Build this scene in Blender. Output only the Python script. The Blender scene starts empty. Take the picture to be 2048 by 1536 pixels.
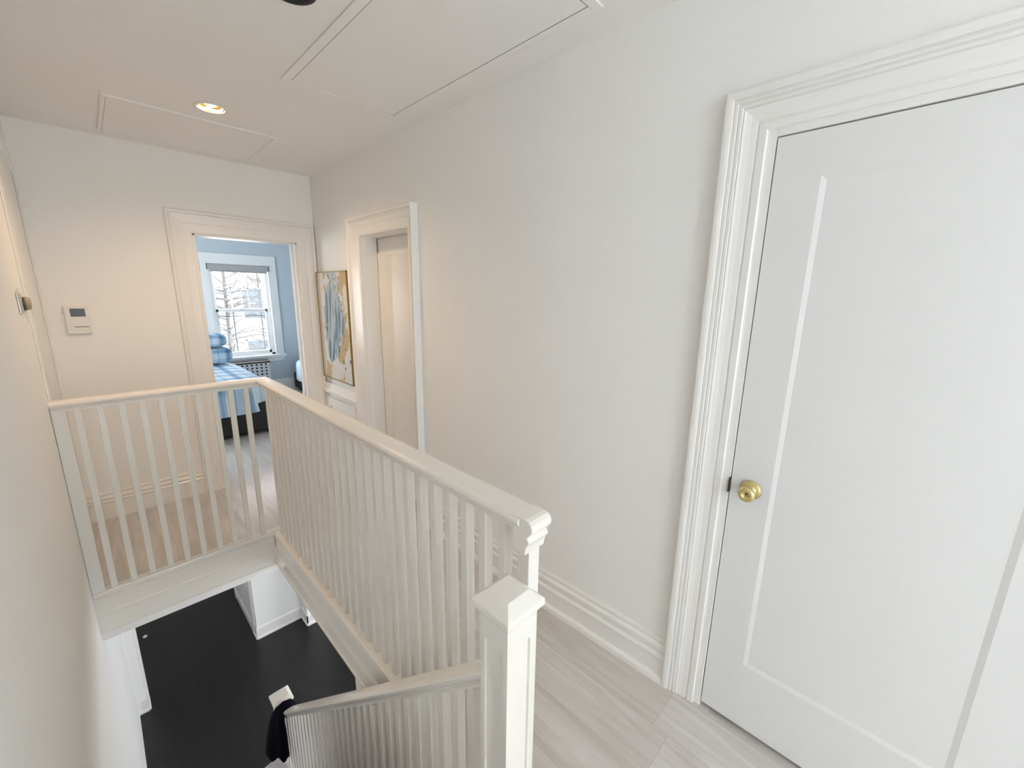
import bpy, bmesh, math, random
from mathutils import Vector, Matrix
random.seed(4)
PI = math.pi
S = bpy.context.scene
COL = S.collection

# ------------------------------------------------------------------ materials
class X:
    """tiny wrapper: arithmetic on shader sockets"""
    def __init__(s, nt, sock): s.nt, s.s = nt, sock
    def _m(s, op, *a, clamp=False):
        n = s.nt.nodes.new('ShaderNodeMath'); n.operation = op; n.use_clamp = clamp
        for i, v in enumerate((s,) + a):
            if isinstance(v, X): s.nt.links.new(v.s, n.inputs[i])
            else: n.inputs[i].default_value = v
        return X(s.nt, n.outputs[0])
    def __add__(s, o): return s._m('ADD', o)
    def __sub__(s, o): return s._m('SUBTRACT', o)
    def __mul__(s, o): return s._m('MULTIPLY', o)
    def __truediv__(s, o): return s._m('DIVIDE', o)
    def abs(s): return s._m('ABSOLUTE')
    def frac(s): return s._m('FRACT')
    def floor(s): return s._m('FLOOR')
    def lt(s, o): return s._m('LESS_THAN', o)
    def gt(s, o): return s._m('GREATER_THAN', o)
    def mx(s, o): return s._m('MAXIMUM', o)
    def mn(s, o): return s._m('MINIMUM', o)
    def step(s, a, b):
        n = s.nt.nodes.new('ShaderNodeMapRange'); n.interpolation_type = 'SMOOTHSTEP'
        s.nt.links.new(s.s, n.inputs['Value'])
        n.inputs['From Min'].default_value = a; n.inputs['From Max'].default_value = b
        return X(s.nt, n.outputs['Result'])

class Mat:
    def __init__(s, name, col=(.8, .8, .8), rough=.5, metal=0., spec=.5):
        s.m = bpy.data.materials.new(name); s.m.use_nodes = True
        s.nt = s.m.node_tree; s.b = s.nt.nodes['Principled BSDF']
        s.b.inputs['Base Color'].default_value = (*col, 1); s.b.inputs['Roughness'].default_value = rough
        s.b.inputs['Metallic'].default_value = metal; s.b.inputs['Specular IOR Level'].default_value = spec
        s._tc = None
    def tc(s, kind='Object'):
        if s._tc is None: s._tc = s.nt.nodes.new('ShaderNodeTexCoord')
        return s._tc.outputs[kind]
    def xyz(s, kind='Object'):
        n = s.nt.nodes.new('ShaderNodeSeparateXYZ'); s.nt.links.new(s.tc(kind), n.inputs[0])
        return [X(s.nt, n.outputs[i]) for i in range(3)]
    def vec(s, x, y, z):
        n = s.nt.nodes.new('ShaderNodeCombineXYZ')
        for i, v in enumerate((x, y, z)):
            if isinstance(v, X): s.nt.links.new(v.s, n.inputs[i])
            else: n.inputs[i].default_value = v
        return n.outputs[0]
    def noise(s, scale, detail=2, rough=.5, vec=None, dist=0.):
        n = s.nt.nodes.new('ShaderNodeTexNoise')
        s.nt.links.new(vec if vec is not None else s.tc(), n.inputs['Vector'])
        n.inputs['Scale'].default_value = scale; n.inputs['Detail'].default_value = detail
        n.inputs['Roughness'].default_value = rough; n.inputs['Distortion'].default_value = dist
        return X(s.nt, n.outputs['Fac'])
    def white(s, vec):
        n = s.nt.nodes.new('ShaderNodeTexWhiteNoise'); s.nt.links.new(vec, n.inputs['Vector'])
        return X(s.nt, n.outputs['Value'])
    def mix(s, fac, a, b):
        n = s.nt.nodes.new('ShaderNodeMix'); n.data_type = 'RGBA'
        s.nt.links.new(fac.s, n.inputs['Factor'])
        for k, v in (('A', a), ('B', b)):
            i = [q for q in n.inputs if q.name == k and q.type == 'RGBA'][0]
            if isinstance(v, tuple): i.default_value = (*v, 1)
            else: s.nt.links.new(v, i)
        return [o for o in n.outputs if o.type == 'RGBA'][0]
    def color(s, sock): s.nt.links.new(sock, s.b.inputs['Base Color'])
    def roughness(s, x): s.nt.links.new(x.s, s.b.inputs['Roughness'])
    def bump(s, h, strength=.2, dist=.002):
        n = s.nt.nodes.new('ShaderNodeBump'); n.inputs['Strength'].default_value = strength
        n.inputs['Distance'].default_value = dist
        s.nt.links.new(h.s, n.inputs['Height']); s.nt.links.new(n.outputs[0], s.b.inputs['Normal'])
    def emit(s, col, k):
        s.b.inputs['Emission Color'].default_value = (*col, 1); s.b.inputs['Emission Strength'].default_value = k

def paint(name, col, rough, bs=60, k=.06, spec=.5):
    q = Mat(name, col, rough, spec=spec)
    if k: q.bump(q.noise(bs, 2, .6), k, .004)
    return q.m
M = {}
M['wall'] = paint('wall paint', (.875, .872, .86), .62, 45, 0, .3)
M['ceil'] = paint('ceiling paint', (.90, .89, .875), .7, 40, 0, .25)
M['trim'] = paint('gloss trim paint', (.85, .84, .82), .25, 22, 0)
M['rail'] = paint('gloss railing paint', (.85, .82, .77), .20, 28, .05)
M['door'] = paint('door paint', (.78, .78, .775), .30, 14, 0)
M['blue'] = paint('blue wall paint', (.55, .605, .64), .6, 45, 0, .3)
M['plastic'] = Mat('white plastic', (.78, .76, .73), .35).m
M['screen'] = Mat('grey display', (.045, .055, .06), .2).m
M['slot'] = Mat('dark slot', (.05, .045, .04), .6).m
M['brass'] = Mat('polished brass', (.74, .62, .30), .12, 1.).m
M['steel'] = Mat('dull steel', (.55, .53, .50), .35, 1.).m
M['black'] = Mat('black void', (.012, .012, .016), .5).m
M['gold'] = Mat('gold frame', (.36, .25, .08), .35, .7).m
M['glass'] = Mat('window glass', (1, 1, 1), 0.).m
g = M['glass']; nt = g.node_tree; b = nt.nodes['Principled BSDF']
tr = nt.nodes.new('ShaderNodeBsdfTransparent'); gl = nt.nodes.new('ShaderNodeBsdfGlossy'); gl.inputs['Roughness'].default_value = .02
mxn = nt.nodes.new('ShaderNodeMixShader'); mxn.inputs[0].default_value = .05
nt.links.new(tr.outputs[0], mxn.inputs[1]); nt.links.new(gl.outputs[0], mxn.inputs[2])
nt.links.new(mxn.outputs[0], nt.nodes['Material Output'].inputs['Surface']); nt.nodes.remove(b)

def wood(name, cols, pw, pl, rough, seam, grain=1.0):
    q = Mat(name, cols[0], rough)
    x, y, z = q.xyz()
    row = (x / pw).floor()
    off = q.white(q.vec(row, 3.7, 0.))
    yy = y / pl + off * 7.3
    pid = q.white(q.vec(row, yy.floor(), 1.))
    u = (x / pw).frac(); v = yy.frac()
    eu = u.mn((u * -1.) + 1.); ev = v.mn((v * -1.) + 1.)
    s1 = (eu * pw).step(.0004, .0022); s2 = (ev * pl).step(.0004, .0022)
    line = s1.mn(s2)
    st = q.noise(1., 5, .6, q.vec(x * 16. + pid * 31., y * 1.5 + pid * 17., 0.), 1.4)
    st2 = q.noise(1., 3, .5, q.vec(x * 60. + pid * 11., y * 2.2, 0.), .3)
    kn = q.noise(1., 2, .5, q.vec(x * 4.2 + pid * 9., y * 2.1, 5.))
    f = (st - .5) * (1.9 * grain) + (st2 - .5) * (.5 * grain) + (pid - .5) * .32 + (kn - .5) * .6 + .5
    c = q.mix(f._m('MULTIPLY', 1., clamp=True), cols[0], cols[1])
    c = q.mix(line, seam, c)
    q.color(c)
    q.bump(line * .5 + st2 * .2, .12, .002)
    q.roughness((st2 - .5) * .15 + rough)
    return q.m
M['floor'] = wood('pale oak planks', ((.50, .465, .435), (.68, .655, .635)), .185, 1.22, .19, (.475, .44, .41))
M['dark'] = wood('black stained boards', ((.003, .003, .0035), (.009, .0085, .009)), .12, 1.1, .34, (.004, .004, .004))

def plaid(name, sx, base, mid, deep, ax=(0, 1)):
    q = Mat(name, base, .85, spec=.2)
    p = q.xyz(); u, v = p[ax[0]], p[ax[1]]
    def stripes(t):
        f = (t / sx).frac()
        a = (f - .30).abs().step(.17, .13); b = (f - .30).abs().step(.055, .03); c = (f - .78).abs().step(.04, .02)
        return a * .45 + b * .35 + c * .4
    w = stripes(u); h = stripes(v)
    t = (w + h)
    c = q.mix(t.step(.0, .75), base, mid); c = q.mix(t.step(.75, 1.5), c, deep)
    q.color(c); q.bump(q.noise(9, 4, .6), .5, .02)
    return q.m
M['plaid'] = plaid('blue plaid cotton', .26, (.62, .71, .78), (.24, .38, .54), (.09, .19, .33))
M['plaidv'] = plaid('blue plaid pillow cotton', .22, (.52, .62, .70), (.20, .33, .48), (.07, .15, .28), (0, 2))
M['radiator'] = Mat('radiator enamel', (.74, .73, .70), .4).m
M['shade'] = Mat('grey shade fabric', (.42, .40, .39), .8).m
M['navy'] = Mat('navy fabric', (.004, .0045, .010), .95, spec=.1).m
M['box'] = Mat('white card', (.78, .74, .76), .7).m
M['bedbase'] = Mat('black bed base', (.01, .01, .011), .7).m

q = Mat('abstract canvas', (.75, .72, .68), .7)
x_, y_, z_ = q.xyz('Generated')
u = (y_ * -1.) + 1.          # left to right as seen
v = z_
def lerp(pts):
    n = q.nt.nodes.new('ShaderNodeFloatCurve'); c = n.mapping.curves[0]
    n.mapping.use_clip = True
    while len(c.points) > 2: c.points.remove(c.points[1])
    c.points[0].location = pts[0]; c.points[1].location = pts[-1]
    for p in pts[1:-1]: c.points.new(*p)
    n.mapping.update(); q.nt.links.new(v.s, n.inputs['Value']); n.inputs['Factor'].default_value = 1.
    return X(q.nt, n.outputs[0])
n1 = q.noise(1., 5, .62, q.vec(u * 3.2, v * 4.6, 1.), .8) - .5
n2 = q.noise(1., 5, .7, q.vec(u * 8., v * 7., 4.), .9) - .5
lean = u + (v - .5) * -.25
st = q.noise(1., 4, .62, q.vec(lean * 15., v * 3.2, 9.), 1.0)
st2 = q.noise(1., 3, .6, q.vec(lean * 26., v * 5., 3.), .6)
cx = lerp([(0, .30), (.2, .36), (.38, .44), (.62, .55), (.8, .52), (1, .50)])
hw = lerp([(0, .0), (.15, .0), (.21, .13), (.40, .28), (.60, .31), (.74, .27), (.86, .17), (1, .18)])
d = (u - cx).abs() + n2 * .55 + n1 * .62
bl = (hw - d).step(-.004, .02) * hw.gt(.005)
gx = lerp([(0, .62), (.2, .64), (.38, .76), (.6, .86), (.8, .84), (1, .86)])
gw = lerp([(0, .0), (.12, .03), (.25, .10), (.5, .09), (.7, .10), (.85, .15), (1, .14)])
gl = lerp([(0, .16), (.15, .20), (.4, .22), (.7, .24), (1, .30)])
glw = lerp([(0, .02), (.2, .06), (.45, .05), (.6, .02), (.8, .05), (1, .08)])
g1 = (gw - ((u - gx).abs() + n1 * .95 + n2 * .40)).step(-.004, .012)
g2 = (glw - ((u - gl).abs() + n1 * .80 + n2 * .35)).step(-.004, .012)
gd = g1.mx(g2)
vo = q.nt.nodes.new('ShaderNodeTexVoronoi'); vo.inputs['Scale'].default_value = 1.
q.nt.links.new(q.vec(u * 9., v * 11., 2.), vo.inputs['Vector'])
spots = X(q.nt, vo.outputs['Distance']).step(.26, .20) * v.step(.36, .28) * v.step(.07, .12) * u.step(.40, .55)
c = q.mix(gd, (.66, .63, .60), (.50, .37, .19))
pale = q.mix(st.step(.36, .56), (.08, .15, .23), (.40, .49, .53))
pale = q.mix(st2.step(.60, .72) * v.step(.9, .5), pale, (.66, .67, .67))
pale = q.mix(v.step(.80, .95), pale, (.46, .54, .56))
c = q.mix(bl, c, pale)
edge = (hw - d).abs().step(.020, .004) * n1.step(-.02, .06) * hw.gt(.02)
c = q.mix(edge, c, (.06, .09, .13))
c = q.mix(spots, c, (.09, .12, .16))
q.color(c); q.bump(st2, .3, .003)
M['canvas'] = q.m

q = Mat('facade brick', (.62, .50, .46), .9)
bt = q.nt.nodes.new('ShaderNodeTexBrick'); xx, yy, zz = q.xyz()
q.nt.links.new(q.vec(xx, zz, 0.), bt.inputs['Vector']); bt.inputs['Scale'].default_value = 3.
bt.inputs['Color1'].default_value = (.70, .60, .57, 1); bt.inputs['Color2'].default_value = (.62, .52, .49, 1)
bt.inputs['Mortar'].default_value = (.75, .73, .72, 1)
q.color(bt.outputs['Color']); M['brick'] = q.m
M['farwin'] = Mat('far window glass', (.05, .058, .066), .5, spec=.1).m
M['farframe'] = Mat('far window frame', (.7, .7, .7), .6).m
M['bark'] = Mat('dark bark', (.04, .036, .034), .9).m
M['iron'] = Mat('dark iron', (.03, .032, .034), .5).m
M['snow'] = Mat('pale concrete', (.62, .61, .60), .9).m
m = Mat('lit lamp face', (1, .9, .7), .5); m.emit((1., .80, .42), 26.); M['bulb'] = m.m
M['reflector'] = Mat('gold reflector', (.85, .55, .12), .25, 1.).m

# ------------------------------------------------------------------ mesh helpers
class MB:
    def __init__(s): s.bm = bmesh.new()
    def box(s, x0, x1, y0, y1, z0, z1):
        v = [s.bm.verts.new((x, y, z)) for x in (x0, x1) for y in (y0, y1) for z in (z0, z1)]
        for f in ((0, 1, 3, 2), (4, 6, 7, 5), (0, 4, 5, 1), (2, 3, 7, 6), (0, 2, 6, 4), (1, 5, 7, 3)):
            s.bm.faces.new([v[i] for i in f])
        return s
    def hexa(s, lo, hi):
        """lo, hi: 4 points each, same winding"""
        a = [s.bm.verts.new(p) for p in lo]; b = [s.bm.verts.new(p) for p in hi]
        s.bm.faces.new(a[::-1]); s.bm.faces.new(b)
        for i in range(4):
            j = (i + 1) % 4; s.bm.faces.new((a[i], a[j], b[j], b[i]))
        return s
    def grid(s, rows, cap=False, loop=False):
        V = [[s.bm.verts.new(p) for p in r] for r in rows]
        n = len(V[0])
        for a, b in zip(V, V[1:]):
            for i in range(n if loop else n - 1):
                j = (i + 1) % n; s.bm.faces.new((a[i], a[j], b[j], b[i]))
        if cap: s.bm.faces.new(V[0][::-1]); s.bm.faces.new(V[-1])
        return s
    def lathe(s, prof, c, ax='z', n=32):
        """prof: (radius, along)"""
        rows = []
        for r, a in prof:
            ring = []
            for k in range(n):
                t = 2 * PI * k / n; p = (r * math.cos(t), r * math.sin(t), a)
                if ax == 'x': p = (p[2], p[0], p[1])
                if ax == 'y': p = (p[0], p[2], p[1])
                ring.append((c[0] + p[0], c[1] + p[1], c[2] + p[2]))
            rows.append(ring)
        return s.grid(rows, loop=True)
    def tube(s, pts, rad, n=8):
        rows = []
        for i, p in enumerate(pts):
            p = Vector(p); d = Vector(pts[min(i + 1, len(pts) - 1)]) - Vector(pts[max(i - 1, 0)]); d.normalize()
            a = d.cross(Vector((.31, .17, .93))); a.normalize(); b2 = d.cross(a)
            r = rad[i] if isinstance(rad, (list, tuple)) else rad
            rows.append([p + a * (r * math.cos(2 * PI * k / n)) + b2 * (r * math.sin(2 * PI * k / n)) for k in range(n)])
        return s.grid(rows, cap=True, loop=True)
    def build(s, name, mat, parent=None, bevel=0., seg=2, smooth=False, sub=0, loc=None):
        bmesh.ops.remove_doubles(s.bm, verts=s.bm.verts, dist=1e-6)
        bmesh.ops.recalc_face_normals(s.bm, faces=s.bm.faces)
        me = bpy.data.meshes.new(name); s.bm.to_mesh(me); s.bm.free()
        o = bpy.data.objects.new(name, me); COL.objects.link(o)
        if isinstance(mat, str): mat = M[mat]
        me.materials.append(mat)
        if loc is not None:
            me.transform(Matrix.Translation(-Vector(loc))); o.location = loc
        if parent is not None:
            o.parent = parent; o.matrix_parent_inverse = Matrix.Translation(-Vector(parent.location)) if parent.parent is None else Matrix.Translation(-(Vector(parent.location) if False else world_loc(parent)))
        if bevel:
            md = o.modifiers.new('Bevel', 'BEVEL'); md.width = bevel; md.segments = seg; md.limit_method = 'ANGLE'; md.angle_limit = math.radians(40)
            md.harden_normals = False
        if sub:
            md = o.modifiers.new('Subdivision', 'SUBSURF'); md.levels = sub; md.render_levels = sub
        if smooth:
            for p in me.polygons: p.use_smooth = True
        return o

def world_loc(o):
    v = Vector(o.location)
    return v
def tag(o, label, cat, group=None, kind=None):
    o['label'] = label; o['category'] = cat
    if group: o['group'] = group
    if kind: o['kind'] = kind
    return o
def struct(o, label=None):
    o['kind'] = 'structure'
    if label: o['label'] = label
    return o
def thing(name, loc, label, cat, group=None):
    o = bpy.data.objects.new(name, None); COL.objects.link(o); o.location = loc; o.empty_display_size = .05
    return tag(o, label, cat, group)
def set_in(child, par):      # keep world place of an unrotated child
    child.parent = par

# coordinates: X to the right wall, Y along the hall, Z up; upper floor at z = 0
XL, XW, YF, ZC, ZL = -.195, 1.482, 3.905, 2.553, -2.4
YB = 7.378                                                   # bedroom window wall

# ------------------------------------------------------------------ floors, ceilings, walls
f = MB()
f.box(.68, 1.60, -4.3, YF, -.20, 0)                           # hall
f.box(XL, .68, -4.3, .60, -.20, 0)                            # landing
f.box(XL, .68, 2.90, YF, -.20, 0)                             # beyond the stairwell
f.box(-.8, 3.4, YF, YB + .1, -.20, 0)                         # bedroom
f.box(1.60, 2.3, 2.0, 3.3, -.20, 0).box(1.60, 2.3, -.9, .9, -.20, 0)
struct(f.build('floor', 'floor'), 'pale grey oak plank floor of the upper hall')
struct(MB().box(-.5, 4.2, -1.0, 8.2, ZL - .1, ZL).build('floor_downstairs', 'dark'), 'black stained wood floor downstairs')

LIGHTS = ((.613, 2.88), (.603, 1.612))
c = MB()
hs = .052
ys = [-4.3] + [t for p in sorted(LIGHTS, key=lambda p: p[1]) for t in (p[1] - hs, p[1] + hs)] + [YF]
for i in range(0, len(ys) - 1, 2): c.box(XL - .1, 1.6, ys[i], ys[i + 1], ZC, ZC + .12)
for lx, ly in LIGHTS:
    c.box(XL - .1, lx - hs, ly - hs, ly + hs, ZC, ZC + .12); c.box(lx + hs, 1.6, ly - hs, ly + hs, ZC, ZC + .12)
struct(c.build('ceiling', 'ceil'), 'white hall ceiling')
struct(MB().box(-.9, 3.5, YF + .13, YB + .1, ZC, ZC + .1).build('ceiling_bedroom', 'ceil'))
struct(MB().box(.76, 4.2, -1.0, 8.2, -.30, -.205).box(-.5, .76, 2.93, 8.2, -.30, -.205).build('ceiling_downstairs', 'ceil'))

w = MB()
SY0, SY1, SZ0, SZ1 = -4.15, -2.75, .9, 2.3
w.box(XL - .12, XL, SY1, YF, ZL, ZC).box(XL - .12, XL, -4.3, SY0, ZL, ZC).box(XL - .12, XL, SY0, SY1, ZL, SZ0).box(XL - .12, XL, SY0, SY1, SZ1, ZC)
w.box(XL - .12, XL, YF, 4.755, ZL, -.21)
struct(w.build('wall_left', 'wall'), 'white stairwell wall with one smooth face down both storeys')
w = MB()                                                      # far wall with the bedroom doorway
D0, D1, DT = .613, 1.328, 2.007
w.box(XL, D0, YF, YF + .13, 0, ZC).box(D1, 2.3, YF, YF + .13, 0, ZC).box(D0, D1, YF, YF + .13, DT, ZC)
struct(w.build('wall_far', 'wall'), 'white end wall with the open bedroom doorway')
w = MB()                                                      # right wall: two door openings
R0, R1 = -.385, .389; RT = 2.069; WO = R1 + .026
H0, H1, HT = 2.355, 3.02, 2.0
w.box(XW, XW + .12, -4.3, R0, 0, ZC).box(XW, XW + .12, R0, WO, RT + .026, ZC).box(XW, XW + .12, WO, .55, 0, ZC).box(XW, XW + .12, .55, 1.25, 0, ZC).box(XW, XW + .12, 1.25, H0, 0, ZC)
w.box(XW, XW + .12, H0, H1, HT, ZC).box(XW, XW + .12, H1, YF, 0, ZC)
struct(w.build('wall_right', 'wall'), 'long white hall wall')
w = MB()                                                      # wall behind the camera, with a window
BW0, BW1, BZ0, BZ1 = .45, .85, 1.2, 2.25
w.box(XL, BW0, -4.4, -4.3, -.2, ZC).box(BW1, 1.6, -4.4, -4.3, -.2, ZC).box(BW0, BW1, -4.4, -4.3, -.2, BZ0).box(BW0, BW1, -4.4, -4.3, BZ1, ZC)
struct(w.build('wall_back', 'wall'), 'hall end wall with a tall window')
w = MB()                                                      # window frame behind the camera
w.box(BW0, BW0 + .05, -4.39, -4.33, BZ0, BZ1).box(BW1 - .05, BW1, -4.39, -4.33, BZ0, BZ1)
w.box(BW0, BW1, -4.39, -4.33, BZ0, BZ0 + .05).box(BW0, BW1, -4.39, -4.33, BZ1 - .05, BZ1).box(BW0, BW1, -4.385, -4.34, 1.28, 1.33)
struct(w.build('window_2', 'trim'), 'white sash window at the other end of the hall')
w = MB().box(XL - .10, XL - .04, SY0, SY0 + .05, SZ0, SZ1).box(XL - .10, XL - .04, SY1 - .05, SY1, SZ0, SZ1).box(XL - .10, XL - .04, SY0, SY1, SZ0, SZ0 + .05).box(XL - .10, XL - .04, SY0, SY1, SZ1 - .05, SZ1).box(XL - .09, XL - .05, SY0, SY1, 1.45, 1.50)
struct(w.build('added_window_4', 'trim'), 'white unseen window added to the side wall of the hall')  # unseen window added for more sidelong daylight in the hall

# bedroom shell
WX0, WX1, WZ0, WZ1 = 1.268, 2.058, .60, 1.985
w = MB()
w.box(-.8, WX0, YB, YB + .18, 0, ZC).box(WX1, 3.4, YB, YB + .18, 0, ZC).box(WX0, WX1, YB, YB + .18, 0, WZ0).box(WX0, WX1, YB, YB + .18, WZ1, ZC)
struct(w.build('wall_bedroom_window', 'blue'), 'pale blue bedroom wall around the window')
w = MB().box(-.9, -.8, YF, 5.3, 0, ZC).box(-.9, -.8, 6.3, YB + .1, 0, ZC).box(-.9, -.8, 5.3, 6.3, 0, .8).box(-.9, -.8, 5.3, 6.3, 2.0, ZC)
struct(w.build('wall_bedroom_left', 'blue'))
w = MB().box(-.88, -.82, 5.3, 5.35, .8, 2.0).box(-.88, -.82, 6.25, 6.3, .8, 2.0).box(-.88, -.82, 5.3, 6.3, .8, .85).box(-.88, -.82, 5.3, 6.3, 1.95, 2.0).box(-.88, -.82, 5.72, 5.78, .8, 2.0)
struct(w.build('added_window_3', 'trim'), 'white unseen window added to the bedroom side wall')  # unseen window added to brighten the bedroom
struct(MB().box(3.4, 3.5, YF, YB + .1, 0, ZC).build('wall_bedroom_right', 'blue'))
w = MB().box(2.3, 3.4, YF, YF + .13, 0, ZC).box(-.8, XL, YF, YF + .13, 0, ZC)
struct(w.build('wall_bedroom_near', 'blue'))
# hall door recess
w = MB().box(1.61, 1.65, H0 - .02, H1 + .02, 1.892, HT + .03).box(XW + .12, 1.60, H1, H1 + .05, 0, HT + .05).box(XW + .12, 1.60, H0 - .05, H0, 0, HT + .05).box(XW + .12, 1.60, H0, H1, HT, HT + .05)
struct(w.build('wall_recess', 'trim'))

struct(MB().box(XW + .12, 2.3, -.9, -.85, 0, ZC).box(XW + .12, 2.3, .85, .9, 0, ZC).box(2.25, 2.3, -.9, .9, 0, ZC).build('leak_block', 'wall'))  # unseen box added behind the closed door to stop sky light leaking in
struct(MB().box(1.66, 2.3, H1 + .2, H1 + .25, 0, ZC).box(1.66, 2.3, H0 - .25, H0 - .2, 0, ZC).box(2.25, 2.3, H0 - .25, H1 + .25, 0, ZC).box(XW + .12, 2.3, H0 - .25, H1 + .25, ZC, ZC + .05).box(XW + .12, 2.3, -.9, .9, ZC, ZC + .05).build('leak_block_far', 'wall'))  # unseen box added behind the recessed door to keep sky light out
# downstairs shell
w = MB()
w.box(XL - .05, -.129, 4.755, 4.90, ZL, -.30)                  # return beside the wide opening
struct(w.build('wall_downstairs_left', 'wall'), 'white wall return downstairs, below the bridge board')
w = MB().box(.868, 1.36, 4.965, 5.11, ZL, -.30).box(1.36, 1.62, 4.765, 5.11, ZL, -.30)
struct(w.build('wall_downstairs_right', 'wall'), 'white wall beside the dark downstairs opening')
w = MB().box(-.5, 4.2, 8.1, 8.2, ZL, -.30).box(4.1, 4.2, -1.0, 8.1, ZL, -.30).box(-.5, XL - .12, 4.9, 8.1, ZL, -.3)
struct(w.build('wall_downstairs_far', 'wall'))
w = MB().box(.70, .80, -1.0, 1.78, ZL, -.205)
struct(w.build('wall_understairs', 'wall'), 'white wall under the hall edge beside the stairs')
struct(MB().box(-.3, 4.2, -1.1, -1.0, ZL, -.205).build('wall_downstairs_back', 'wall'))

# ------------------------------------------------------------------ mouldings
def casing(name, plane, u0, u1, zt, prof, wl, wt, wr, z0=0., sgn=1):
    """plane: function (u, out, z) -> xyz; prof: (share across the width 0..1, thickness)"""
    mb = MB(); rows = []
    for d, t in prof:
        rows.append([plane(u0 - d * wl, t, z0), plane(u0 - d * wl, t, zt + d * wt), plane(u1 + d * wr, t, zt + d * wt), plane(u1 + d * wr, t, z0)])
    mb.grid(rows)
    # close the feet
    for k in (0, 3): mb.bm.faces.new([mb.bm.verts.new(r[k]) for r in rows])
    return mb
far_plane = lambda u, t, z: (u, YF - t, z)
right_plane = lambda u, t, z: (XW - t, u, z)
PROF = [(0, 0), (0, .010), (.02, .012), (.17, .012), (.19, .008), (.215, .008), (.235, .011), (.36, .0125), (.47, .016), (.525, .0195), (.55, .0165),
        (.57, .0215), (.63, .0215), (.645, .0185), (.66, .0185), (.675, .0245), (.735, .0245), (.75, .022), (.765, .022), (.78, .029), (.85, .031), (.93, .031), (.985, .026), (1, .018), (1, 0)]
PROF2 = [(d, t * 1.0) for d, t in PROF]
struct(casing('c', right_plane, R0 - .024, R1 + .024, RT + .022, PROF, .126, .126, .128).build('trim_1', 'trim', bevel=0), 'reeded white casing around the closed door')
PF = [(0, 0), (0, .012), (.05, .016), (.40, .018), (.45, .015), (.62, .019), (.80, .022), (.83, .019), (.86, .027), (.93, .029), (.98, .024), (1, .016), (1, 0)]
o = struct(casing('c', far_plane, D0, D1, DT, PF, .146, .157, .150).build('trim_2', 'trim'), 'white casing around the open bedroom doorway')
PH = [(0, 0), (0, .020), (.06, .026), (.45, .032), (.50, .028), (.74, .034), (.78, .042), (.84, .038), (.88, .047), (.96, .05), (1, .05), (1, 0)]
struct(casing('c', right_plane, H0, H1, HT, PH, .082, .132, .16).build('trim_3', 'trim'), 'white casing around the recessed hall door')
# jamb linings
j = MB().box(D0 - .002, D0 + .016, YF - .004, YF + .134, 0, DT).box(D1 - .016, D1 + .002, YF - .004, YF + .134, 0, DT).box(D0, D1, YF - .004, YF + .134, DT - .014, DT + .002)
j.box(D1 - .03, D1 - .016, YF + .05, YF + .09, 0, DT).box(D0 + .016, D0 + .026, YF + .05, YF + .09, 0, DT)
jo = struct(j.build('trim_4', 'trim', bevel=.002), 'white jamb lining of the bedroom doorway')
for z in (1.79, 1.08):
    MB().box(D0 + .010, D0 + .042, YF + .126, YF + .130, z - .052, z + .052).build('hinge', 'steel', jo, bevel=.001)
h = MB().lathe([(.0, -.047), (.007, -.047), (.007, .047), (0, .047)], (D0 + .030, YF + .128, 1.79), n=10).lathe([(.0, -.047), (.007, -.047), (.007, .047), (0, .047)], (D0 + .030, YF + .128, 1.08), n=10)
h.build('hinge_pin', 'steel', jo)
j = MB().box(XW - .003, XW + .115, R1, R1 + .026, 0, RT + .026).box(XW - .003, XW + .115, R0 - .026, R0, 0, RT + .026).box(XW - .003, XW + .115, R0, R1, RT, RT + .026)
j.box(XW + .047, XW + .115, R1 - .014, R1, 0, RT).box(XW + .047, XW + .115, R0, R1, RT - .014, RT)
jo = struct(j.build('trim_5', 'trim', bevel=.002), 'flat jamb strip between casing and closed door')
MB().box(XW - .0045, XW + .02, R1 - .0006, R1 + .0075, .930, .978).build('strike_plate', 'steel', jo)
MB().box(XW - .0052, XW + .02, R1 - .0014, R1 + .0028, .932, .988).build('latch_slot', 'slot', jo)

def run(pts, prof, mat, name, label=None, closed_ends=True):
    """moulding swept straight: pts = (a, b) ends; prof = list of (out, z); out direction = third item"""
    (a, b2, out) = pts
    mb = MB(); a = Vector(a); b2 = Vector(b2); out = Vector(out)
    loop = prof + [(0, prof[-1][1])] if prof[-1][0] != 0 else prof
    mb.grid([[a + out * d + Vector((0, 0, z)) for d, z in loop], [b2 + out * d + Vector((0, 0, z)) for d, z in loop]], cap=True, loop=True)
    return struct(mb.build(name, mat), label)
BASE = [(0, .203), (.006, .203), (.010, .197), (.010, .184), (.006, .178), (.012, .172), (.017, .166), (.017, .150), (.010, .143), (.010, .128), (.018, .122), (.020, .112), (.014, .104),
        (.014, .030), (.024, .028), (.029, .020), (.031, .0), (0, 0)]
mb = MB()
for ya, yb2 in ((R1 + .148, .55), (.55, 1.25), (1.25, H0 - .083)): mb.grid([[(XW - d, ya, z) for d, z in BASE], [(XW - d, yb2, z) for d, z in BASE]], cap=True, loop=True)
struct(mb.build('baseboard_right', 'trim'), 'tall stepped white baseboard along the long wall')
BF = [(0, .20), (.006, .20), (.012, .192), (.012, .180), (.006, .174), (.012, .168), (.018, .160), (.018, .150), (.012, .140), (.020, .132), (.014, .118), (.014, .0), (0, 0)]
run(((XL, YF, 0), (D0 - .147, YF, 0), (0, -1, 0)), BF, 'trim', 'baseboard_far', 'white baseboard on the end wall behind the balusters')
run(((-.8, YB, 0), (3.4, YB, 0), (0, -1, 0)), [(0, .19), (.01, .19), (.016, .175), (.016, .13), (.02, .125), (.02, .0), (0, 0)], 'trim', 'baseboard_bedroom', 'white baseboard in the bedroom')
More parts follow.
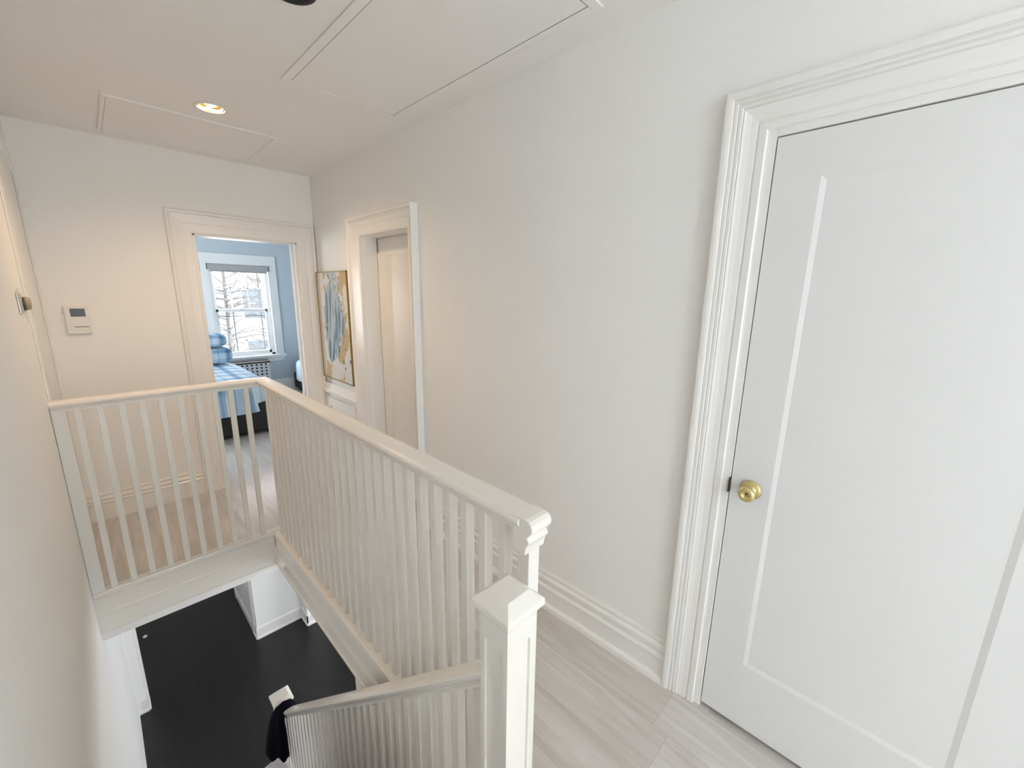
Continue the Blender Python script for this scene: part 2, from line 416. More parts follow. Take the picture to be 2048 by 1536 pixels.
BL = [(0, .15), (.006, .15), (.012, .13), (.012, .03), (.022, .02), (.022, 0), (0, 0)]
bz = lambda x, y: (x, y, ZL)
run((bz(XL, -1.0), bz(XL, 4.743), (1, 0, 0)), [(0, 0.001), (.001, 0), (0, 0)], 'trim', 'baseboard_stair')
mb = MB()
def add_run(mb, a, b2, out, prof):
    a = Vector(a); b2 = Vector(b2); out = Vector(out)
    mb.grid([[a + out * d + Vector((0, 0, z)) for d, z in prof], [b2 + out * d + Vector((0, 0, z)) for d, z in prof]], cap=True, loop=True)
add_run(mb, bz(XL, 4.755), bz(-.117, 4.755), (0, -1, 0), BL)
add_run(mb, bz(-.129, 4.745), bz(-.129, 4.90), (1, 0, 0), BL)
struct(mb.build('baseboard_downstairs_left', 'trim'), 'white baseboard on the downstairs wall return')
mb = MB()
add_run(mb, bz(.856, 4.965), bz(1.36, 4.965), (0, -1, 0), BL)
add_run(mb, bz(.868, 4.955), bz(.868, 5.11), (-1, 0, 0), BL)
add_run(mb, bz(1.36, 4.965), bz(1.36, 4.753), (-1, 0, 0), BL)
add_run(mb, bz(1.348, 4.765), bz(1.62, 4.765), (0, -1, 0), BL)
struct(mb.build('baseboard_downstairs_right', 'trim'), 'white baseboard at the downstairs corner and pipe chase')
# casings of the wide downstairs opening (jamb sides)
mb = MB().box(-.129, -.112, 4.80, 4.84, ZL + .15, -.30).box(-.129, -.108, 4.86, 4.91, ZL, -.30)
struct(mb.build('trim_6', 'trim', bevel=.003), 'narrow white jamb strips of the downstairs opening')
mb = MB().box(.848, .868, 5.0, 5.02, ZL + .15, -.30).box(.85, .868, 5.06, 5.115, ZL + .02, -.30).box(.858, .868, 5.115, 5.9, ZL + .12, -.30).box(.846, .868, 5.9, 5.95, ZL, -.30)
mb.box(.850, .868, 5.115, 5.9, ZL, ZL + .12).box(.852, .868, 5.115, 5.9, ZL + .55, ZL + .60)
struct(mb.build('trim_7', 'trim', bevel=.003), 'panelled white side of the dark downstairs opening')
struct(MB().box(.868, 1.0, 5.11, 6.4, ZL, -.30).build('wall_downstairs_passage', 'wall'))
# the left door casing at the hall corner
mb = MB().box(XL, XL + .006, 2.93, 3.05, 0, 2.36).box(XL, XL + .006, 3.76, 3.885, 0, 2.36).box(XL, XL + .006, 3.05, 3.76, 2.24, 2.36)
struct(mb.build('trim_8', 'trim', bevel=.004), 'flat white door casing beyond the railing on the stairwell wall')
struct(MB().box(XL, XL + .003, 3.05, 3.76, .01, 2.24).build('door_3', 'door'), 'plain white door just beyond the railing')

# fascia boards round the stairwell
mb = MB()
P1 = [(0, 0.), (.010, 0.), (.012, -.012), (.006, -.018), (.006, -.104), (.011, -.110), (.011, -.120), (.014, -.126), (.014, -.208), (.020, -.212), (.020, -.224), (0, -.224)]
add_run(mb, (.68, .60, 0), (.68, 2.893, 0), (-1, 0, 0), P1)
struct(mb.build('trim_9', 'rail'), 'white stepped edge board of the hall floor under the long railing')
mb = MB()
P2 = [(0, 0.), (.012, 0.), (.014, -.012), (.008, -.018), (.008, -.105), (.011, -.110), (.011, -.118), (.008, -.122), (.008, -.212), (.014, -.216), (.014, -.226), (0, -.226)]
add_run(mb, (XL, 2.893, 0), (.67, 2.893, 0), (0, -1, 0), P2)
struct(mb.build('trim_10', 'rail'), 'white edge board bridging the stairwell under the short railing')
struct(MB().box(XL, .69, .585, .60, -.22, 0).build('trim_11', 'trim'))

# ------------------------------------------------------------------ doors
def panel_door(name, u0, u1, zt, z0, x, thick, stile, rails, mat):
    """door in the right wall plane; front face at x, facing -X"""
    mb = MB()
    mb.box(x, x + thick, u0, u0 + stile, z0, zt).box(x, x + thick, u1 - stile, u1, z0, zt)
    mb.box(x, x + thick, u0 + stile, u1 - stile, zt - rails[0], zt).box(x, x + thick, u0 + stile, u1 - stile, z0, z0 + rails[1])
    o = mb.build(name, mat)
    a0, a1, b0, b1 = u0 + stile, u1 - stile, z0 + rails[1], zt - rails[0]
    s, dp = .014, .0042
    p = MB()
    p.grid([[(x, a0, b0), (x, a1, b0), (x, a1, b1), (x, a0, b1)], [(x + dp, a0 + s, b0 + s), (x + dp, a1 - s, b0 + s), (x + dp, a1 - s, b1 - s), (x + dp, a0 + s, b1 - s)]], loop=True)
    v = [p.bm.verts.new(q) for q in ((x + dp, a0 + s, b0 + s), (x + dp, a1 - s, b0 + s), (x + dp, a1 - s, b1 - s), (x + dp, a0 + s, b1 - s))]
    p.bm.faces.new(v)
    v = [p.bm.verts.new(q) for q in ((x + thick, a0, b0), (x + thick, a1, b0), (x + thick, a1, b1), (x + thick, a0, b1))]
    p.bm.faces.new(v)
    p.build('door_panel', mat, o)
    return o
XD = XW + .003
d1 = struct(panel_door('door_1', R0 + .003, R1 - .0035, RT - .0035, .022, XD, .04, .121, (.122, .262), 'door'), 'large closed white single-panel door with a brass knob')
kb = MB()
kc = (XD, .322, .962)
kb.lathe([(.0, -.0001), (.032, -.0005), (.033, -.004), (.029, -.009), (.022, -.011), (.014, -.013), (.0125, -.020), (.0125, -.030), (.017, -.034), (.0235, -.040), (.0265, -.047), (.0265, -.054), (.0235, -.060), (.018, -.0625), (.010, -.063), (.0095, -.061), (.0, -.061)], kc, 'x', 40)
k = kb.build('door_knob', 'brass', d1, smooth=True)
kh = MB().box(kc[0] - .0618, kc[0] - .0606, kc[1] - .0012, kc[1] + .0012, kc[2] - .005, kc[2] + .005)
kh.build('keyhole', 'slot', k)
d2 = struct(panel_door('door_2', H0, H1, 1.896, .005, 1.602, .04, .115, (.02, .24), 'trim'), 'white panelled door set back in the hall recess')

# ------------------------------------------------------------------ bedroom window
wn = MB()                                                     # wide flat casing + sill
yb = YB
wn.box(1.178, WX0 + .01, yb - .022, yb + .02, WZ0, 2.125).box(WX1 - .01, 2.165, yb - .022, yb + .02, WZ0, 2.125).box(1.178, 2.165, yb - .024, yb + .02, WZ1 - .01, 2.125)
W = struct(wn.build('window_1', 'trim', bevel=.004), 'white sash window with a rolled shade in the bedroom')
MB().box(1.15, 2.19, yb - .055, yb + .06, .565, .605).box(1.18, 2.16, yb - .02, yb, .50, .565).build('window_sill', 'trim', W, bevel=.005)
fr = MB().box(WX0, WX0 + .055, yb + .03, yb + .12, .60, WZ1).box(WX1 - .055, WX1, yb + .03, yb + .12, .60, WZ1).box(WX0, WX1, yb + .03, yb + .12, WZ1 - .03, WZ1).box(WX0, WX1, yb + .03, yb + .12, .60, .635)
fr.build('window_frame', 'trim', W, bevel=.003)
def sash(z0, z1, y, bars, name):
    a0, a1 = WX0 + .05, WX1 - .05
    s = MB().box(a0, a0 + .035, y, y + .035, z0, z1).box(a1 - .035, a1, y, y + .035, z0, z1).box(a0, a1, y, y + .035, z0, z0 + .045).box(a0, a1, y, y + .035, z1 - .04, z1)
    if bars:
        for t in (1 / 3, 2 / 3):
            xx = a0 + (a1 - a0) * t; s.box(xx - .009, xx + .009, y + .012, y + .022, z0 + .04, z1 - .03)
        zz = z0 + (z1 - z0) * .52; s.box(a0 + .03, a1 - .03, y + .012, y + .022, zz - .008, zz + .008)
    o = s.build(name, 'trim', W, bevel=.002)
    MB().box(a0 + .03, a1 - .03, y + .014, y + .018, z0 + .04, z1 - .03).build('pane', 'glass', o)
    return o
sash(1.285, WZ1 - .02, yb + .08, True, 'upper_sash')
ls = sash(.635, 1.325, yb + .04, False, 'lower_sash')
MB().box(1.63, 1.70, yb + .03, yb + .05, 1.325, 1.345).build('sash_lock', 'trim', ls, bevel=.003)

t = thing('roller_shade', (1.663, yb, 1.98), 'grey fabric shade rolled up at the top of the bedroom window', 'window shade')
MB().box(WX0 + .004, WX1 - .004, yb - .035, yb + .028, 1.895, 1.972).build('shade_cassette', 'shade', t, bevel=.006)
MB().box(WX0 + .03, WX1 - .03, yb - .012, yb - .006, 1.865, 1.90).build('hem_bar', 'shade', t, bevel=.002)
for xx in (WX0 - .002, WX1 - .004): MB().box(xx, xx + .006, yb - .037, yb + .028, 1.89, 1.976).build('end_cap', 'slot', t)

# outside the bedroom window
def facade(x0, x1, y, z0, z1, label, nx, nz):
    t = thing('apartment_building', ((x0 + x1) / 2, y, z0), label, 'building')
    MB().box(x0, x1, y, y + 6, z0, z1).build('facade', 'brick', t)
    for i in range(nx):
        for k in range(nz):
            cx = x0 + (x1 - x0) * (i + .5) / nx; cz = z0 + (z1 - z0) * (k + .55) / nz
            f = MB().box(cx - .62, cx + .62, y - .08, y + .02, cz - .9, cz - .78).box(cx - .6, cx - .52, y - .05, y, cz - .8, cz + .8).box(cx + .52, cx + .6, y - .05, y, cz - .8, cz + .8).box(cx - .6, cx + .6, y - .05, y, cz + .72, cz + .8).box(cx - .52, cx + .52, y - .04, y, cz - .03, cz + .03)
            f = f.build('window', 'farframe', t)
            MB().box(cx - .52, cx + .52, y - .02, y - .005, cz - .78, cz + .72).build('pane', 'farwin', f)
facade(-2, 22, 26, -6, 13, 'pale brick apartment house seen through the bedroom window', 10, 7)
struct(MB().box(-30, 40, YB + 1, 60, -6.2, -6).build('ground', 'snow'))
def tree(x, y, h, seed, label):
    rnd = random.Random(seed)
    t = thing('bare_tree', (x, y, -6), label, 'tree')
    tk = MB().tube([(x, y, -6), (x + .1, y, -3), (x - .05, y + .1, 0), (x + .1, y, h)], [.07, .055, .045, .015], 8).build('trunk', 'bark', t)
    br = MB()
    for k in range(150):
        z = -3.5 + (h + 1.5) * rnd.random(); a = rnd.random() * 2 * PI; L = .8 + 2.2 * rnd.random()
        p = Vector((x, y, z)); pts = [p]; d = Vector((math.cos(a), .5 * math.sin(a), .05 + .5 * rnd.random()))
        for q in range(4):
            p = p + d * (L / 4); d = d + Vector((rnd.uniform(-.35, .35), rnd.uniform(-.2, .2), rnd.uniform(-.3, .25))); pts.append(p.copy())
        br.tube(pts, [.022, .017, .013, .009, .004], 5)
    br.build('branches', 'bark', t)
tree(2.5, 12.5, 7, 3, 'bare tree with many thin branches outside the bedroom window')
tree(5.6, 17, 8, 8, 'second bare tree, farther from the bedroom window')
tree(4.1, 15.0, 7, 21, 'third bare tree, in front of the brick apartment house')
t = thing('window_guard', (1.66, YB + .35, .5), 'thin grey metal bars outside the bedroom window', 'window guard')
gb = MB().box(1.1, 2.3, YB + .34, YB + .355, 1.20, 1.215)
gb.build('crossbar', 'iron', t)
for xx in (1.60, 1.99):
    MB().lathe([(0, -.6), (.011, -.6), (.011, 1.7), (0, 1.7)], (xx, YB + .35, .5), n=10).build('bar', 'iron', t)
for xx in (1.1, 2.28): MB().box(xx, xx + .02, YB + .17, YB + .355, 1.2, 1.215).build('bracket', 'iron', t)

# ------------------------------------------------------------------ bedroom things
t = thing('radiator', (1.45, YB - .12, 0), 'white pierced radiator cover with a dark top under the bedroom window', 'radiator')
r = MB()
yr = YB - .17
xs0, xs1, zs0, zs1 = 1.10, 1.875, .10, .505
nx, nz, hw = 12, 8, .013
cw = (xs1 - xs0) / nx; ch = (zs1 - zs0) / nz
for i in range(nx):
    r.box(xs0 + i * cw, xs0 + i * cw + cw / 2 - hw, yr, yr + .004, zs0, zs1); r.box(xs0 + i * cw + cw / 2 + hw, xs0 + (i + 1) * cw, yr, yr + .004, zs0, zs1)
    for k in range(nz + 1):
        a = zs0 if k == 0 else zs0 + (k - .5) * ch + hw; bb = zs1 if k == nz else zs0 + (k + .5) * ch - hw
        r.box(xs0 + i * cw + cw / 2 - hw, xs0 + i * cw + cw / 2 + hw, yr, yr + .004, a, bb)
r.box(xs0, xs1, yr, yr + .01, .0, .10).box(xs1, xs1 + .02, yr, YB - .02, 0, .505).box(xs0 - .02, xs0, yr, YB - .02, 0, .505)
r.build('radiator_cover', 'radiator', t)
MB().box(xs0 - .03, xs1 + .03, yr - .014, YB - .021, .5055, .532).build('radiator_top', 'slot', t, bevel=.003)
MB().box(xs0 + .01, xs1 - .01, yr + .06, YB - .05, .02, .49).build('radiator_core', 'black', t)

def bed(x0, x1, y0, y1, top, low, label, mat, legs, head=True):
    t = thing('bed', ((x0 + x1) / 2, (y0 + y1) / 2, 0), label, 'bed')
    cx, cy = (x0 + x1) / 2, (y0 + y1) / 2; hx, hy = (x1 - x0) / 2, (y1 - y0) / 2
    rnd = random.Random(5)
    rows = []; N = 64
    def ring(grow, z, rad, wob):
        out = []
        for k in range(N):
            a = 2 * PI * (k + .5) / N; ca, sa = math.cos(a), math.sin(a); e = 5.5
            rr = (abs(ca) ** e + abs(sa) ** e) ** (-1 / e)
            wv = wob * math.sin(k * 1.9 + z * 3) + wob * .6 * math.sin(k * .83)
            out.append((cx + (hx + grow + wv) * rr * ca, cy + (hy + grow + wv) * rr * sa, z + wv * .25))
        return out
    rows = [ring(.0, low, 0, .010), ring(-.004, low + (top - low) * .4, 0, .007), ring(-.002, top - .07, 0, .003), ring(-.02, top - .02, 0, .001), ring(-.07, top, 0, 0), ring(-.3, top + .008, 0, 0)]
    rows.append([(cx + (p[0] - cx) * .15, cy + (p[1] - cy) * .15, top + .015) for p in rows[-1]])
    q = MB().grid(rows, loop=True)
    q.bm.faces.new([v for v in q.bm.verts if abs(v.co.z - (top + .015)) < 1e-6 and abs(v.co.x - cx) < hx * .3])
    q.build('quilt', mat, t, smooth=True, sub=1)
    MB().box(x0 + .03, x1 - .03, y0 + .03, y1 - .03, .05, low + .10).build('bed_frame', 'bedbase', t, bevel=.01)  # black frame box, lowered so it also paints the dark under the bed
    for sx in (x0 + .08, x1 - .12):
        for sy in (y0 + .08, y1 - .12):
            MB().box(sx, sx + .04, sy, sy + .04, 0, .06).build('leg', 'bedbase', t)
    return t
bed(.05, 1.40, 5.13, 7.18, .60, .27, 'bed with a pale blue plaid quilt under the bedroom window', 'plaid', True)
bed(2.22, 3.25, 5.9, 7.30, .52, .20, 'second bed with a blue plaid quilt, mostly hidden by the door casing', 'plaid', True)

def pillow(name, c, sx, sy, sz, label, tilt):
    bm = bmesh.new(); bmesh.ops.create_uvsphere(bm, u_segments=40, v_segments=24, radius=1)
    for v in bm.verts:
        x, y, z = v.co
        e = .42
        sg = lambda a: (abs(a) ** e) * (1 if a > 0 else -1)
        v.co = (sx * sg(x), sy * sg(y), sz * (abs(z) ** .36) * (1 if z > 0 else -1) * (1 - .12 * abs(x) ** 4) + .004 * math.sin(x * 9 + y * 6))
    mb = MB(); mb.bm.free(); mb.bm = bm
    o = mb.build(name, 'plaidv', smooth=True)
    o.location = c; o.rotation_euler = tilt
    return tag(o, label, 'pillow', 'plaid pillows stacked on the bed')
pillow('pillow', (.96, 6.86, .735), .36, .24, .108, 'lower blue plaid pillow of the stack on the bed', (0, 0, .06))
pillow('pillow', (.93, 6.88, .936), .36, .24, .080, 'upper blue plaid pillow of the stack on the bed', (0, 0, -.05))

# ------------------------------------------------------------------ ceiling things
t = thing('recessed_light', (LIGHTS[0][0], LIGHTS[0][1], ZC), 'lit recessed ceiling light with a gold reflector beside the ceiling panel', 'ceiling light', 'recessed ceiling lights')
c0 = (LIGHTS[0][0], LIGHTS[0][1], ZC)
MB().lathe([(.056, .014), (.061, -.004), (.066, -.007), (.072, -.0065), (.077, -.003), (.078, 0.)], c0, n=48).build('trim_ring', 'plastic', t, smooth=True)
MB().lathe([(.0565, .012), (.050, .016), (.047, .035), (.040, .06)], c0, n=48).build('reflector', 'reflector', t, smooth=True)
MB().lathe([(0, .004), (.014, .005), (.024, .010), (.030, .022), (.030, .06), (0, .065)], c0, n=32).build('lamp_bulb', 'bulb', t, smooth=True)
t = thing('recessed_light', (LIGHTS[1][0], LIGHTS[1][1], ZC), 'unlit black recessed ceiling light, cut off by the top edge', 'ceiling light', 'recessed ceiling lights')
c1 = (LIGHTS[1][0], LIGHTS[1][1], ZC)
MB().lathe([(.056, -.0005), (.058, -.006), (.070, -.007), (.076, -.004), (.077, 0.)], c1, n=48).build('trim_ring', 'black', t, smooth=True)
MB().lathe([(.0575, -.005), (.050, .004), (.048, .05), (0, .06)], c1, n=48).build('baffle', 'black', t, smooth=True)

def frame_box(mb, x0, x1, y0, y1, w, z0, z1):
    mb.box(x0, x1, y0, y0 + w, z0, z1).box(x0, x1, y1 - w, y1, z0, z1).box(x0, x0 + w, y0 + w, y1 - w, z0, z1).box(x1 - w, x1, y0 + w, y1 - w, z0, z1)
    return mb
t = thing('attic_hatch', (1.06, 1.6, ZC), 'large white hatch with thin dark gaps in the hall ceiling', 'ceiling hatch')
frame_box(MB(), .768, 1.357, .925, 2.268, .036, ZC - .006, ZC).build('hatch_frame', 'ceil', t, bevel=.002)
MB().box(.8065, 1.3185, .965, 2.232, ZC - .004, ZC).build('hatch_panel', 'ceil', t, bevel=.001)
frame_box(MB(), .8035, 1.3215, .960, 2.2325, .0035, ZC - .0034, ZC).box(.8035, 1.3215, .957, .964, ZC - .0034, ZC).build('gap_shadow_strip', 'slot', t)
t = thing('ceiling_panel', (.6, 3.42, ZC), 'long white access panel in the ceiling near the end wall', 'ceiling panel')
frame_box(MB(), .195, 1.004, 3.085, 3.76, .018, ZC - .009, ZC).build('panel_frame', 'ceil', t, bevel=.003)
MB().box(.215, .984, 3.105, 3.74, ZC - .005, ZC).build('panel_board', 'ceil', t)

# ------------------------------------------------------------------ wall things
t = thing('thermostat', (-.05, YF, 1.40), 'white wall thermostat with a small grey screen beside the bedroom doorway', 'thermostat')
MB().box(-.109, .004, YF - .022, YF, 1.310, 1.489).build('thermostat_body', 'plastic', t, bevel=.005)
MB().box(-.082, -.014, YF - .0235, YF - .0215, 1.421, 1.472).build('screen', 'screen', t)
MB().box(-.074, -.008, YF - .0235, YF - .0215, 1.354, 1.3575).build('button_strip', 'slot', t)
b = MB()
for i in range(5): b.box(-.068 + i * .0135, -.061 + i * .0135, YF - .0232, YF - .0215, 1.335, 1.338)
b.build('button_marks', 'steel', t)

t = thing('wall_latch', (XL, 2.80, 1.54), 'round off-white knob on a metal bracket fixed to the stairwell wall', 'latch')
MB().box(XL, XL + .007, 2.60, 2.70, 1.495, 1.578).build('bracket_plate', 'steel', t, bevel=.002)
kb = MB().lathe([(0, .006), (.006, .006), (.0, .004)], (0, 0, 0), n=6)
kb = MB().lathe([(.0, .0), (.026, .0), (.028, .004), (.0285, .012), (.024, .019), (.012, .021), (.0, .021)], (XL + .004, 2.80, 1.532), 'x', 28)
kb.build('latch_knob', Mat('aged ivory plastic', (.42, .35, .24), .4).m, t, smooth=True)
MB().box(XL, XL + .003, 2.70, 2.86, 1.44, 1.60).build('painted_plate', 'trim', t, bevel=.001)
MB().lathe([(.0, -.001), (.029, -.001), (.029, .005), (0, .005)], (XL + .0025, 2.785, 1.530), 'x', 28).build('gap_ring', 'slot', t)

t = thing('painting', (1.45, 3.54, .84), 'narrow abstract painting in blue, gold and white in a thin gold frame', 'painting')
PY0, PY1, PZ0, PZ1 = 3.247, 3.85, .845, 1.768
MB().box(1.452, 1.478, PY0 + .006, PY1 - .006, PZ0 + .006, PZ1 - .006).build('canvas', 'canvas', t)
fm = MB().box(1.447, XW, PY0, PY0 + .007, PZ0, PZ1).box(1.447, XW, PY1 - .007, PY1, PZ0, PZ1).box(1.447, XW, PY0, PY1, PZ0, PZ0 + .007).box(1.447, XW, PY0, PY1, PZ1 - .007, PZ1)
fm.build('picture_frame', 'gold', t)

t = thing('wall_cabinet', (1.46, 3.56, 0), 'white panelled cabinet front with a ledge under the abstract painting', 'cabinet')
q = MB().box(1.462, XW, 3.20, 3.875, 0, .70).build('cabinet_body', 'trim', t)
q = MB(); add_run(q, (XW, 3.195, .70), (XW, 3.88, .70), (-1, 0, 0), [(0, .085), (.012, .085), (.016, .06), (.022, .05), (.024, .035), (.04, .022), (.048, .02), (.048, .008), (.034, 0), (0, 0)])
q.build('ledge', 'trim', t)
q = MB().box(1.450, 1.462, 3.24, 3.32, .06, .66).box(1.450, 1.462, 3.76, 3.84, .06, .66).box(1.450, 1.462, 3.32, 3.76, .58, .66).box(1.450, 1.462, 3.32, 3.76, .06, .14)
q.build('cabinet_door', 'trim', t, bevel=.002)

# ------------------------------------------------------------------ railings
HR = [(-.024, -.050), (-.024, -.040), (-.031, -.037), (-.031, -.032), (-.036, -.028), (-.042, -.020), (-.043, -.013), (-.039, -.006), (-.028, -.0015), (-.010, 0), (.010, 0), (.028, -.0015), (.039, -.006), (.043, -.013), (.042, -.020), (.036, -.028), (.031, -.032), (.031, -.037), (.024, -.040), (.024, -.050)]
RX, RY, RZ = .705, 2.885, 1.071
t = thing('stair_railing', (RX, RY, 0), 'white guard railing with square balusters around the open stairwell', 'railing')
hr = MB()
rows = [[(XL + .001, RY + d, RZ + z) for d, z in HR], [(RX + d, RY + d, RZ + z) for d, z in HR], [(RX + d, .622, RZ + z) for d, z in HR]]
# the short run is swept with the profile mirrored at the corner
rows[0] = [(XL + .001, RY + d, RZ + z) for d, z in HR]
hr.grid(rows, cap=True, loop=True)
hr.build('handrail', 'rail', t, smooth=False, bevel=.0015, seg=2)
MB().box(XL + .001, RX + .02, 2.86, 2.915, 0, .028).build('shoe_rail', 'rail', t, bevel=.006)
MB().box(.664, .745, .60, 2.86, 0, .028).build('shoe_rail', 'rail', t, bevel=.006)
MB().box(XL + .001, -.142, 2.865, 2.905, .028, 1.03).build('half_post', 'rail', t, bevel=.003)
for k in range(10):
    x = -.106 + .0797 * k
    MB().box(x - .0135, x + .0135, 2.871, 2.898, .028, 1.024).build('baluster', 'rail', t, bevel=.002)
y = .692
while y < 2.84:
    j = random.uniform(-.002, .002)
    MB().box(.689 + j * .3, .7195 + j * .3, y + j, y + .028 + j, .028, 1.024).build('baluster', 'rail', t, bevel=.002)
    y += .0800
MB().box(.685, .725, .602, .642, .0, 1.0).build('end_post', 'rail', t, bevel=.002)
cp = MB()
og = [(.644, 0), (.602, -.0004), (.590, -.003), (.582, -.010), (.579, -.019), (.580, -.028), (.585, -.036), (.591, -.043), (.594, -.050), (.5885, -.054), (.5885, -.062), (.594, -.068), (.598, -.078), (.6005, -.092), (.6015, -.098), (.644, -.098)]
cp.grid([[(RX - .037, yy, RZ + zz) for yy, zz in og], [(RX + .037, yy, RZ + zz) for yy, zz in og]], cap=True, loop=True)
cp.build('post_capital', 'rail', t, bevel=.003, seg=3)

# stair rail with its two newels
NX, NY = .566, .556
t = thing('stair_banister', (NX, NY, 0), 'white sloping stair handrail with balusters between two square newel posts', 'banister')
def newel(cx, cy, z0, zcap, h, hc, hp, name):
    s = MB()
    r = .007
    def sq(hh, z): return [(cx - hh, cy - hh, z), (cx + hh, cy - hh, z), (cx + hh, cy + hh, z), (cx - hh, cy + hh, z)]
    st = h * .30; pt = zcap - .09; e = h - st
    f = s
    prof = []
    ring = lambda hh: [(-hh, -e), (-hh, -hh), (-e, -hh), (-e, -h + r), (e, -h + r), (e, -hh), (hh, -hh), (hh, -e), (h - r, -e), (h - r, e), (hh, e), (hh, hh), (e, hh), (e, h - r), (-e, h - r), (-e, hh), (-hh, hh), (-hh, e), (-h + r, e), (-h + r, -e)]
    R = [[(cx + a, cy + b2, z) for a, b2 in ring(h)] for z in (z0 + .12, pt)]
    f.grid(R, loop=True)
    for za, zb in ((z0, z0 + .12), (pt, zcap - .025)): f.grid([sq(h, za), sq(h, zb)], cap=True, loop=True)
    o = s.build(name, 'rail', t)
    c = MB()
    c.grid([sq(h + .001, zcap - .034), sq(h + .004, zcap - .028), sq(h + .004, zcap - .022), sq(hc - .006, zcap - .014), sq(hc, zcap - .012), sq(hc, zcap + .003), sq(hc - .003, zcap + .006), sq(hp, zcap + .026), sq(hp - .001, zcap + .0265)], cap=True, loop=True)
    c.build('newel_cap', 'rail', o, bevel=.0015)
    return o
newel(NX, NY, 0, .938, .043, .059, .033, 'newel_post')
LX, LY, LZ = .568, 2.762, -1.165
newel(LX, LY, ZL, LZ, .048, .062, .040, 'newel_post')
SL = -.9335
zt = lambda y: .682 + SL * (y - .669)
hr = MB()
sx = .565
path = [(.600, zt(.600)), (1.0, zt(1.0)), (1.6, zt(1.6)), (2.2, zt(2.2)), (2.715, zt(2.715))]
hr.grid([[(sx + d * .85, y + (-z * .68 * 0), zz + z * 1.25) for d, z in HR] for y, zz in path], cap=True, loop=True)
hr.build('handrail', 'rail', t, bevel=.0015)
y = .660
while y < 2.70:
    zb = -.2 * math.ceil((y - .60) / .2145 + 1e-6)
    top = zt(y + .015) - .055
    MB().box(.551, .579, y, y + .028, zb, top).build('baluster', 'rail', t, bevel=.0018)
    y += .0667

# the stairs themselves
st = MB(); rs = MB()
for k in range(1, 12):
    y0 = .60 + .2145 * (k - 1); z = -.2 * k
    st.box(XL + .001, .64, y0 - .005, y0 + .2145 + .02, z - .03, z - .0005)
    rs.box(XL + .002, .62, y0 - .012, y0, z - .02, z + .17)
    rs.box(XL + .002, .62, y0, y0 + .2145, z - .16, z - .031)
rs.box(XL + .002, .62, .60 + .2145 * 11 - .012, .60 + .2145 * 11, ZL, -2.23)
so = struct(st.build('stairs', 'dark', bevel=.004), 'dark stair treads descending along the stairwell wall')
rs.build('risers', 'trim', so)

# cloth over the low end of the stair rail
cl = MB(); rows = []
path = [(.613, 2.600, -1.185, .030, .010, 0), (.611, 2.600, -1.135, .042, .012, 0), (.592, 2.600, -1.104, .046, .013, 0), (.552, 2.604, -1.098, .048, .014, 0), (.520, 2.612, -1.125, .054, .018, .1),
        (.506, 2.628, -1.18, .066, .024, .25), (.500, 2.640, -1.25, .076, .029, .38), (.494, 2.650, -1.33, .082, .032, .48), (.488, 2.657, -1.41, .086, .034, .55), (.484, 2.661, -1.475, .090, .036, .60), (.483, 2.662, -1.50, .088, .032, .60)]
NS = 36
for i, (px, py, pz, a, b, an) in enumerate(path):
    q = Vector(path[min(i + 1, len(path) - 1)][:3]) - Vector(path[max(i - 1, 0)][:3]); q.normalize()
    L = Vector((-math.sin(an), math.cos(an), 0)); T = q.cross(L); T.normalize()
    row = []
    for k in range(NS):
        th = 2 * PI * k / NS; f = i / (len(path) - 1)
        wv = 1 + .22 * f * math.sin(5 * th + 1.2 * f) * abs(math.sin(th)) 
        p = Vector((px, py, pz)) + L * (a * math.cos(th)) + T * (b * math.sin(th) * wv)
        p.z += f ** 4 * .018 * math.sin(6 * th + .7)
        row.append(p)
    rows.append(row)
cl.grid(rows, cap=True, loop=True)
o = cl.build('jacket', 'navy', smooth=True)
tag(o, 'dark navy garment hung over the low end of the stair handrail', 'garment')

bx = thing('carton', (.46, 2.66, -1.8), 'white cardboard box on a low stair step, cut off by the bottom edge', 'box')
b = MB(); a = .18
def rp(x, y, z): 
    ca, sa = math.cos(a), math.sin(a); return (.50 + x * ca - y * sa, 2.715 + x * sa + y * ca, z)
b.hexa([rp(-.17, -.19, -1.7985), rp(0, -.19, -1.7985), rp(0, 0, -1.7985), rp(-.17, 0, -1.7985)], [rp(-.17, -.19, -1.60), rp(0, -.19, -1.60), rp(0, 0, -1.60), rp(-.17, 0, -1.60)])
b.build('carton_body', 'box', bx, bevel=.004)
b = MB().hexa([rp(-.176, -.196, -1.605), rp(.004, -.196, -1.605), rp(.004, .004, -1.605), rp(-.176, .004, -1.605)], [rp(-.176, -.196, -1.575), rp(.004, -.196, -1.575), rp(.004, .004, -1.575), rp(-.176, .004, -1.575)])
b.build('carton_lid', 'box', bx, bevel=.004)

bm = MB(); bm.bm.free(); bm.bm = bmesh.new(); bmesh.ops.create_icosphere(bm.bm, subdivisions=2, radius=.022)
for v in bm.bm.verts: v.co = v.co * (1 + random.uniform(-.2, .2)); v.co.z *= .6
o = bm.build('paper_scrap', 'box'); o.location = (-.066, 5.905, ZL + .012)
tag(o, 'tiny pale paper scrap on the black downstairs floor', 'paper scrap')

# the long wall bows outward slightly towards the closed door
def bow(o):
    for v in o.data.vertices:
        y = v.co.y + o.location.y
        v.co.x += .020 * min(1., max(0., (1.25 - y) / .70))
for n in ('trim_1', 'trim_5', 'door_1', 'baseboard_right', 'wall_right'):
    ob = bpy.data.objects[n]
    for q in [ob] + list(ob.children_recursive): bow(q)

